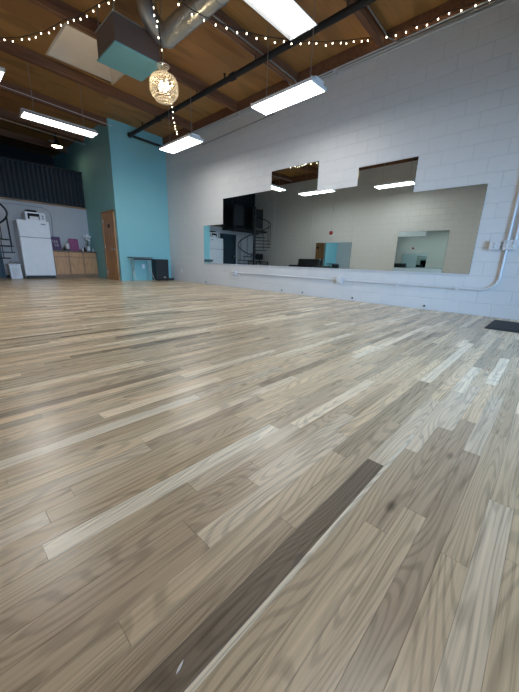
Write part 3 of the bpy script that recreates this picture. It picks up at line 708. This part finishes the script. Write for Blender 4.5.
# ================================================================== KITCHEN
fx0, fx1, fy = 2.10, 2.95, 12.42
fg = empty('refrigerator', (2.52, 12.8, 0), label='white two door top freezer refrigerator against the grey wall', category='refrigerator')
MB().box((fx0+.005, fy+.07, .05), (fx1-.005, YK-.06, 1.80)).build('body', M_white, fg, bevel=.01)
fd = MB().box((fx0, fy, 1.30), (fx1, fy+.065, 1.81)).build('freezer_door', M_white, fg, bevel=.016)
rd = MB().box((fx0, fy, .10), (fx1, fy+.065, 1.285)).build('fridge_door', M_white, fg, bevel=.016)
MB().box((fx0+.02, fy+.02, 1.284), (fx1-.02, fy+.07, 1.301)).build('door_gap', M_greyseam, fg)
MB().box((fx0+.02, fy+.04, .015), (fx1-.02, fy+.10, .095)).build('toe_grille', M_black, fg)
MB().box((2.72, fy-.004, 1.70), (2.85, fy+.001, 1.73)).build('badge', M_greyseam, fd)
MB().box((fx0+.02, fy-.03, 1.33), (fx0+.05, fy, 1.55)).build('handle', M_white, fd, bevel=.008)
MB().box((fx0+.02, fy-.03, .95), (fx0+.05, fy, 1.26)).build('handle', M_white, rd, bevel=.008)
for x in (fx0+.06, fx1-.06):
    for y in (fy+.12, YK-.12): MB().lathe([(.02,0),(.02,.05)], (x, y, 0), 8).build('foot', M_black, fg)
mw = empty('microwave', (2.62, 12.75, 1.81), label='white microwave oven on top of the refrigerator', category='microwave')
MB().box((2.36, 12.52, 1.815), (2.90, 12.95, 2.07)).build('case', M_white, mw, bevel=.012)
MB().box((2.42, 12.512, 1.855), (2.74, 12.521, 2.03)).build('door_window', M_darkglass, mw, bevel=.003)
MB().box((2.47, 12.508, 1.855), (2.71, 12.513, 1.94)).build('painted_reflection', M_plastic, mw)  # pale panel painting a bright reflection into the door window
MB().box((2.77, 12.512, 1.84), (2.88, 12.521, 2.05)).build('control_panel', M_plastic, mw, bevel=.003)
for z in (1.90, 1.97): MB().lathe([(.0001,-.02),(.022,-.018),(.024,0)], (2.825, 12.513, z), 12, 'y').build('knob', M_greyseam, mw)
tb = empty('black_radio', (2.57, 12.75, 2.07), label='small dark box lying on the white microwave', category='box')
MB().box((2.42, 12.60, 2.072), (2.70, 12.88, 2.145)).build('case', M_black, tb, bevel=.012)
MB().box((2.45, 12.594, 2.085), (2.67, 12.601, 2.13)).build('front', M_darkglass, tb, bevel=.003)

cx0, cx1, cy = 2.985, XT-.006, 12.57
cb = empty('base_cabinet', (3.7, 12.85, 0), label='oak base cabinet with three doors under the kitchen worktop', category='cabinet')
MB().box((cx0, cy+.02, .10), (cx1, YK-.002, .895)).build('body', M_oaktrim, cb, bevel=.004)
MB().box((cx0+.01, cy+.08, 0), (cx1, YK-.01, .10)).build('toe_kick', M_oaktrim, cb)
wd = (cx1-cx0)/3
for i in range(3):
    a = cx0+wd*i+.022; b_ = cx0+wd*(i+1)-.022
    dr = MB().box((a, cy, .735), (b_, cy+.02, .875)).build('drawer', M_oak, cb, bevel=.008)
    do = MB().box((a, cy, .13), (b_, cy+.02, .705))
    do = do.build('door', M_oak, cb, bevel=.006)
    st = .065
    MB().box((a, cy-.010, .13), (a+st, cy, .705)).box((b_-st, cy-.010, .13), (b_, cy, .705)).box((a+st, cy-.010, .13), (b_-st, cy, .13+st)).box((a+st, cy-.010, .705-st), (b_-st, cy, .705)).build('door_frame', M_oak, do)
    MB().box((a+st+.02, cy-.006, .13+st+.02), (b_-st-.02, cy+.001, .705-st-.02)).build('raised_panel', M_oak, do, bevel=.004)
    for x in (b_,): MB().box((x-.012, cy-.014, .2), (x+.006, cy, .25)).box((x-.012, cy-.014, .58), (x+.006, cy, .63)).build('hinge', M_oaktrim, do)
ct = MB().box((cx0-.01, cy-.03, .897), (cx1, YK-.002, .935)).box((cx0-.01, YK-.03, .935), (cx1, YK-.002, 1.0)).build('worktop', M_counter, origin=(3.7, 12.85, .897), bevel=.005, label='brown laminate worktop on the oak base cabinet', category='worktop')
def card(name, x0, x1, y, z0, z1, m, label, swirl):
    t = empty(name, ((x0+x1)/2, y, z0), label=label, category='sign'); lean = .06
    mb = MB().add([(x0,y,z0),(x1,y,z0),(x1,y+lean,z1),(x0,y+lean,z1),(x0,y+.012,z0),(x1,y+.012,z0),(x1,y+lean+.012,z1),(x0,y+lean+.012,z1)],
                  [(0,1,2,3),(5,4,7,6),(0,4,5,1),(1,5,6,2),(2,6,7,3),(3,7,4,0)])
    mb.build('panel', m, t)
    H = z1-z0; W = x1-x0
    for path in swirl:
        MB().tube([(x0+W*p, y+lean*q-.004, z0+H*q) for p, q in path], .009, 5).build('lettering', M_paleprint if m is M_purple else M_petal, t)
    return t
sw = [[(.15+.05*k, .62+.16*math.sin(k*1.5)) for k in range(12)], [(.3+.04*k, .36+.10*math.sin(k*1.7+1)) for k in range(12)]]
card('purple_sign', 3.06, 3.35, 12.93, .936, 1.39, M_purple, 'dark purple card sign with pale script beside the refrigerator', sw)
circ = [[(.5+.28*math.cos(2*math.pi*k/14), .70+.17*math.sin(2*math.pi*k/14)) for k in range(15)], [(.2+.06*k, .36+.02*math.sin(k*2)) for k in range(11)]]
mg = card('magenta_sign', 3.62, 3.92, 12.93, .936, 1.36, M_magenta, 'magenta card sign with a pale ring on the worktop', [])
for path in circ:
    MB().tube([(3.62+.30*p, 12.93+.06*q-.003, .936+.424*q) for p, q in path], .006, 5).build('lettering', mat('rose_print', (.42,.16,.28), .5), mg)
# small things on the worktop
t = empty('paper_roll', (3.53, 12.85, .936), label='white paper roll on a stand between the two signs', category='paper roll')
MB().lathe([(.02,.05),(.055,.05),(.055,.25),(.02,.25)], (3.53, 12.85, .936), 18).build('roll', M_petal, t)
MB().lathe([(.0001,0),(.07,0),(.07,.015),(.012,.02),(.012,.29),(.0001,.30)], (3.53, 12.85, .936), 18).build('stand', M_black, t)
def bottle(x, y, r, h, m, cap, label):
    t = empty('bottle', (x, y, .936), label=label, category='bottle', group='small bottles on the worktop')
    MB().lathe([(.0001,0),(r,0),(r,h*.62),(r*.4,h*.78),(r*.38,h*.9),(.0001,h*.9)], (x, y, .936), 14).build('glass', m, t)
    MB().lathe([(r*.45,h*.88),(r*.45,h),(.0001,h)], (x, y, .936), 12).build('cap', cap, t)
bottle(3.41, 12.80, .034, .16, M_darkglass, M_black, 'small dark bottle right of the purple sign')
bottle(4.00, 12.80, .030, .13, M_petal, M_black, 'short white bottle right of the magenta sign')
bottle(4.08, 12.84, .030, .17, M_darkglass, M_red, 'dark bottle left of the white flowers')
bottle(4.335, 12.78, .025, .12, M_petal, M_chrome, 'small white bottle at the right end of the worktop')
fl = empty('flower_vase', (4.22, 12.88, .936), label='white orchid flowers in a pale vase at the worktop corner', category='flowers')
MB().lathe([(.0001,0),(.05,0),(.062,.06),(.05,.15),(.038,.19),(.034,.19),(.0001,.05)], (4.22, 12.88, .936), 18).build('vase', M_plastic, fl)
for k, (dx, dz, dy) in enumerate(((0, .55, -.02), (-.11, .53, 0), (.09, .52, 0), (.05, .40, -.03), (-.04, .44, -.02))):
    c = (4.22+dx*.9, 12.88+dy, .936+dz)
    MB().tube([(4.22, 12.88, 1.08), (4.22+dx*.3, 12.88, 1.08+(dz-.14)*.6), c], .005, 5).build('stem', M_leaf, fl)
    fw = MB()
    for j in range(5):
        a = 2*math.pi*j/5+k; u = Vector((math.cos(a), -.25, math.sin(a))); vv2 = Vector((-math.sin(a), 0, math.cos(a)))
        R = .055 if k else .075; o = Vector(c)
        fw.add([o, o+u*R*.5+vv2*R*.35, o+u*R, o+u*R*.5-vv2*R*.35], [(0,1,2,3)])
    fw.ball(c, .016, 6, 4); fw.build('flower', M_petal, fl, fix=False)
for a in (.4, 2.2, 4.0):
    p0 = Vector((4.22, 12.88, 1.11)); d_ = Vector((math.cos(a)*.13, math.sin(a)*.05, .10)); q = Vector((-math.sin(a)*.02, .02, 0))
    MB().add([p0-q*.3, p0+q*.3, p0+d_*.6+q, p0+d_, p0+d_*.6-q], [(0,1,2,3,4)]).build('leaf', M_leaf, fl, fix=False)
# white bin left of the refrigerator
bn = empty('storage_bin', (1.87, 12.62, 0), label='small white bin standing on the floor left of the refrigerator', category='bin')
MB().prism([(1.73, 0), (2.03, 0), (2.01, .42), (1.72, .42)], 12.48, 12.78, 'y').build('tub', M_white, bn, bevel=.012)
MB().box((1.70, 12.46, .42), (2.03, 12.80, .45)).build('lid', M_white, bn, bevel=.008)
MB().box((1.79, 12.472, .08), (1.96, 12.482, .33)).build('front_label', M_plastic, bn, bevel=.003)
for x in (1.80, 1.92): MB().tube([(x-.03, 12.60, .45), (x-.02, 12.60, .53), (x+.02, 12.60, .53), (x+.03, 12.60, .45)], .012, 6).build('clasp', M_chrome, bn)
t = empty('wall_cable', (3.05, YK, 2.3), label='thin cable looping on the grey kitchen wall above the refrigerator', category='cable')
MB().tube([(1.3, YK-.012, 2.30), (2.4, YK-.012, 2.32), (3.0, YK-.012, 2.31), (3.17, YK-.012, 2.22), (3.22, YK-.012, 2.05), (3.19, YK-.012, 1.28)], .007, 5).build('wire', M_greyseam, t)
MB().box((3.15, YK-.02, 1.2), (3.23, YK-.002, 1.3)).build('plug', M_plastic, t, bevel=.003)

# ================================================================== SPIRAL STAIR, LANDING (left of frame, seen in the mirrors)
sx, sy, R, HT = .92, 11.40, .84, 2.30
ss = empty('spiral_staircase', (sx, sy, 0), label='black metal spiral staircase at the left edge, mirrored in the tall panels', category='staircase')
MB().tube([(sx, sy, 0), (sx, sy, 3.35)], .055, 14).build('centre_pole', M_black, ss)
MB().lathe([(.0001,.015),(.20,.015),(.20,0)], (sx, sy, 0), 20).build('base_plate', M_black, ss)
NT = 13; A0 = math.radians(140); DA = math.radians(-29)
rail = []
for k in range(NT):
    z = HT*(k+1)/(NT+1); a0 = A0+DA*k; a1 = a0+DA*1.05
    poly = [(sx+.05*math.cos(a0), sy+.05*math.sin(a0))] + [(sx+R*math.cos(a0+(a1-a0)*j/4), sy+R*math.sin(a0+(a1-a0)*j/4)) for j in range(5)] + [(sx+.05*math.cos(a1), sy+.05*math.sin(a1))]
    MB().prism(poly, z-.035, z, 'z').build('tread', M_black, ss)
    am = (a0+a1)/2; p = (sx+(R-.03)*math.cos(am), sy+(R-.03)*math.sin(am))
    MB().tube([(p[0], p[1], z-.03), (p[0], p[1], z+.92)], .011, 6).build('baluster', M_black, ss)
    for j in range(3):
        aj = a0+DA*j/3; rail.append((sx+(R-.03)*math.cos(aj), sy+(R-.03)*math.sin(aj), HT*(k+.5+j/3)/(NT+1)+.92))
MB().tube(rail, .024, 8).build('handrail', M_black, ss)
ld_ = MB().box((XO+.01, 12.20, 2.30), (1.60, YK-.06, 2.40)).build('floor_landing', M_dark, origin=(.4, 12.7, 2.3), kind='structure')
for i, (xa, xb) in enumerate(((-.52, .28), (.88, 1.58))):
    t = empty('railing_panel', ((xa+xb)/2, 12.22, 2.40), label=('black mesh railing panel on the landing beside the stair pole' if i == 0 else 'black mesh railing panel on the landing nearest the kitchen'), category='railing', group='landing railing panels')
    MB().tube([(xa, 12.23, 2.40), (xa, 12.23, 3.46), (xb, 12.23, 3.46), (xb, 12.23, 2.40)], .025, 6).tube([(xa, 12.23, 2.52), (xb, 12.23, 2.52)], .018, 6).build('frame', M_black, t)
    MB().box((xa+.02, 12.225, 2.52), (xb-.02, 12.235, 3.44)).build('infill', M_corr, t)
t = empty('loft_dark_backdrop', (.4, YK, 2.42), label='black curtain behind the landing standing for the dark loft interior', category='backdrop')  # dark sheet added in place of the loft's unlit interior
mb = MB(); n = 60
for i in range(n+1):
    x = XO+.01 + (1.60-XO-.01)*i/n; y = YK+.05+.03*math.sin(i*1.3); mb.v += [(x, y, 2.43), (x, y, 4.60)]
mb.f = [(2*i, 2*i+2, 2*i+3, 2*i+1) for i in range(n)]; mb.sm = [True]*n
mb.build('dark_sheet', M_dark, t)
MB().tube([(XO+.01, YK+.05, 4.62), (1.60, YK+.05, 4.62)], .015, 8).build('backdrop_rod', M_black, t)

# ================================================================== OPPOSITE WALL (seen in the mirrors)
bl = empty('fire_bell', (XO, 8.09, 2.17), label='red fire alarm bell on the opposite white wall, seen in the mirror', category='alarm bell')
MB().lathe([(.085,.004),(.085,.03),(.03,.035),(.0001,.035)], (XO, 8.09, 2.17), 18, 'x').build('back_plate', M_red, bl)
MB().lathe([(.09,.035),(.09,.05),(.07,.085),(.035,.10),(.0001,.102)], (XO, 8.09, 2.17), 20, 'x').build('gong', M_red, bl)
MB().box((XO+.005, 8.04, 1.98), (XO+.05, 8.14, 2.06)).build('strobe', M_whitemet, bl, bevel=.006)
for y, lab in ((8.09, 'conduit dropping to the red alarm bell on the opposite wall'), (9.20, 'vertical conduit on the opposite wall above the black sofa'), (11.67, 'vertical conduit on the opposite wall near the spiral stair')):
    conduit([(XO+.02, y, 4.6), (XO+.02, y, 2.27 if y < 9 else .95)], lab, r=.012, m=M_cond, name='wall_riser', straps=[(XO+.02, y, z) for z in (3.2, 4.2)])
so = empty('sofa', (-.45, 9.0, 0), label='black tufted leather sofa against the opposite wall, seen in the mirror', category='sofa')
ya, yb = 8.25, 9.85
MB().box((XO+.14+.05, ya+.16, .10), (.12, yb-.16, .30)).build('base', M_blackfab, so, bevel=.02)
for i in range(2):
    a = ya+.17+i*(yb-ya-.34)/2; b2 = a+(yb-ya-.34)/2-.01
    MB().box((XO+.14+.22, a, .305), (.14, b2, .48)).build('seat_cushion', M_blackfab, so, bevel=.045, seg=3)
    MB().prism([(XO+.14+.04, .305), (XO+.14+.26, .485), (XO+.14+.20, .95), (XO+.14+.06, .98)], a, b2, 'y').build('back_cushion', M_blackfab, so, bevel=.03, seg=3)
for a in (ya, yb-.16): MB().box((XO+.14+.05, a, .10), (.02, a+.155, .66)).build('arm', M_blackfab, so, bevel=.05, seg=3)
for x in (XO+.14+.12, .04):
    for y in (ya+.1, yb-.1): MB().lathe([(.018,0),(.028,.11)], (x, y, 0), 8).build('foot', M_black, so)
dk = empty('desk', (-.5, 12.55, 0), label='black desk under the stair landing by the opposite wall', category='desk')
MB().box((XO+.03, 11.98, .73), (-.20, 12.98, .77)).build('desk_top', M_black, dk, bevel=.005)
for x in (XO+.06, -.24):
    for y in (12.02, 12.94): MB().box((x-.02, y-.02, 0), (x+.02, y+.02, .73)).build('leg', M_black, dk, bevel=.004)
MB().box((XO+.06, 12.02, .30), (-.24, 12.06, .34)).build('stretcher', M_black, dk)
mo = empty('monitor', (-.55, 12.45, .77), label='black monitor standing on the black desk, seen in the mirror', category='monitor')
MB().box((-.58, 12.15, .86), (-.545, 12.75, 1.18)).build('screen_case', M_black, mo, bevel=.008)
MB().box((-.544, 12.17, .88), (-.541, 12.73, 1.16)).build('screen', M_darkglass, mo)
MB().box((-.60, 12.42, .785), (-.57, 12.48, .90)).build('neck', M_black, mo)
MB().box((-.66, 12.33, .771), (-.48, 12.57, .785)).build('base', M_black, mo, bevel=.004)

for o in bpy.data.objects:
    if '_org' in o: del o['_org']
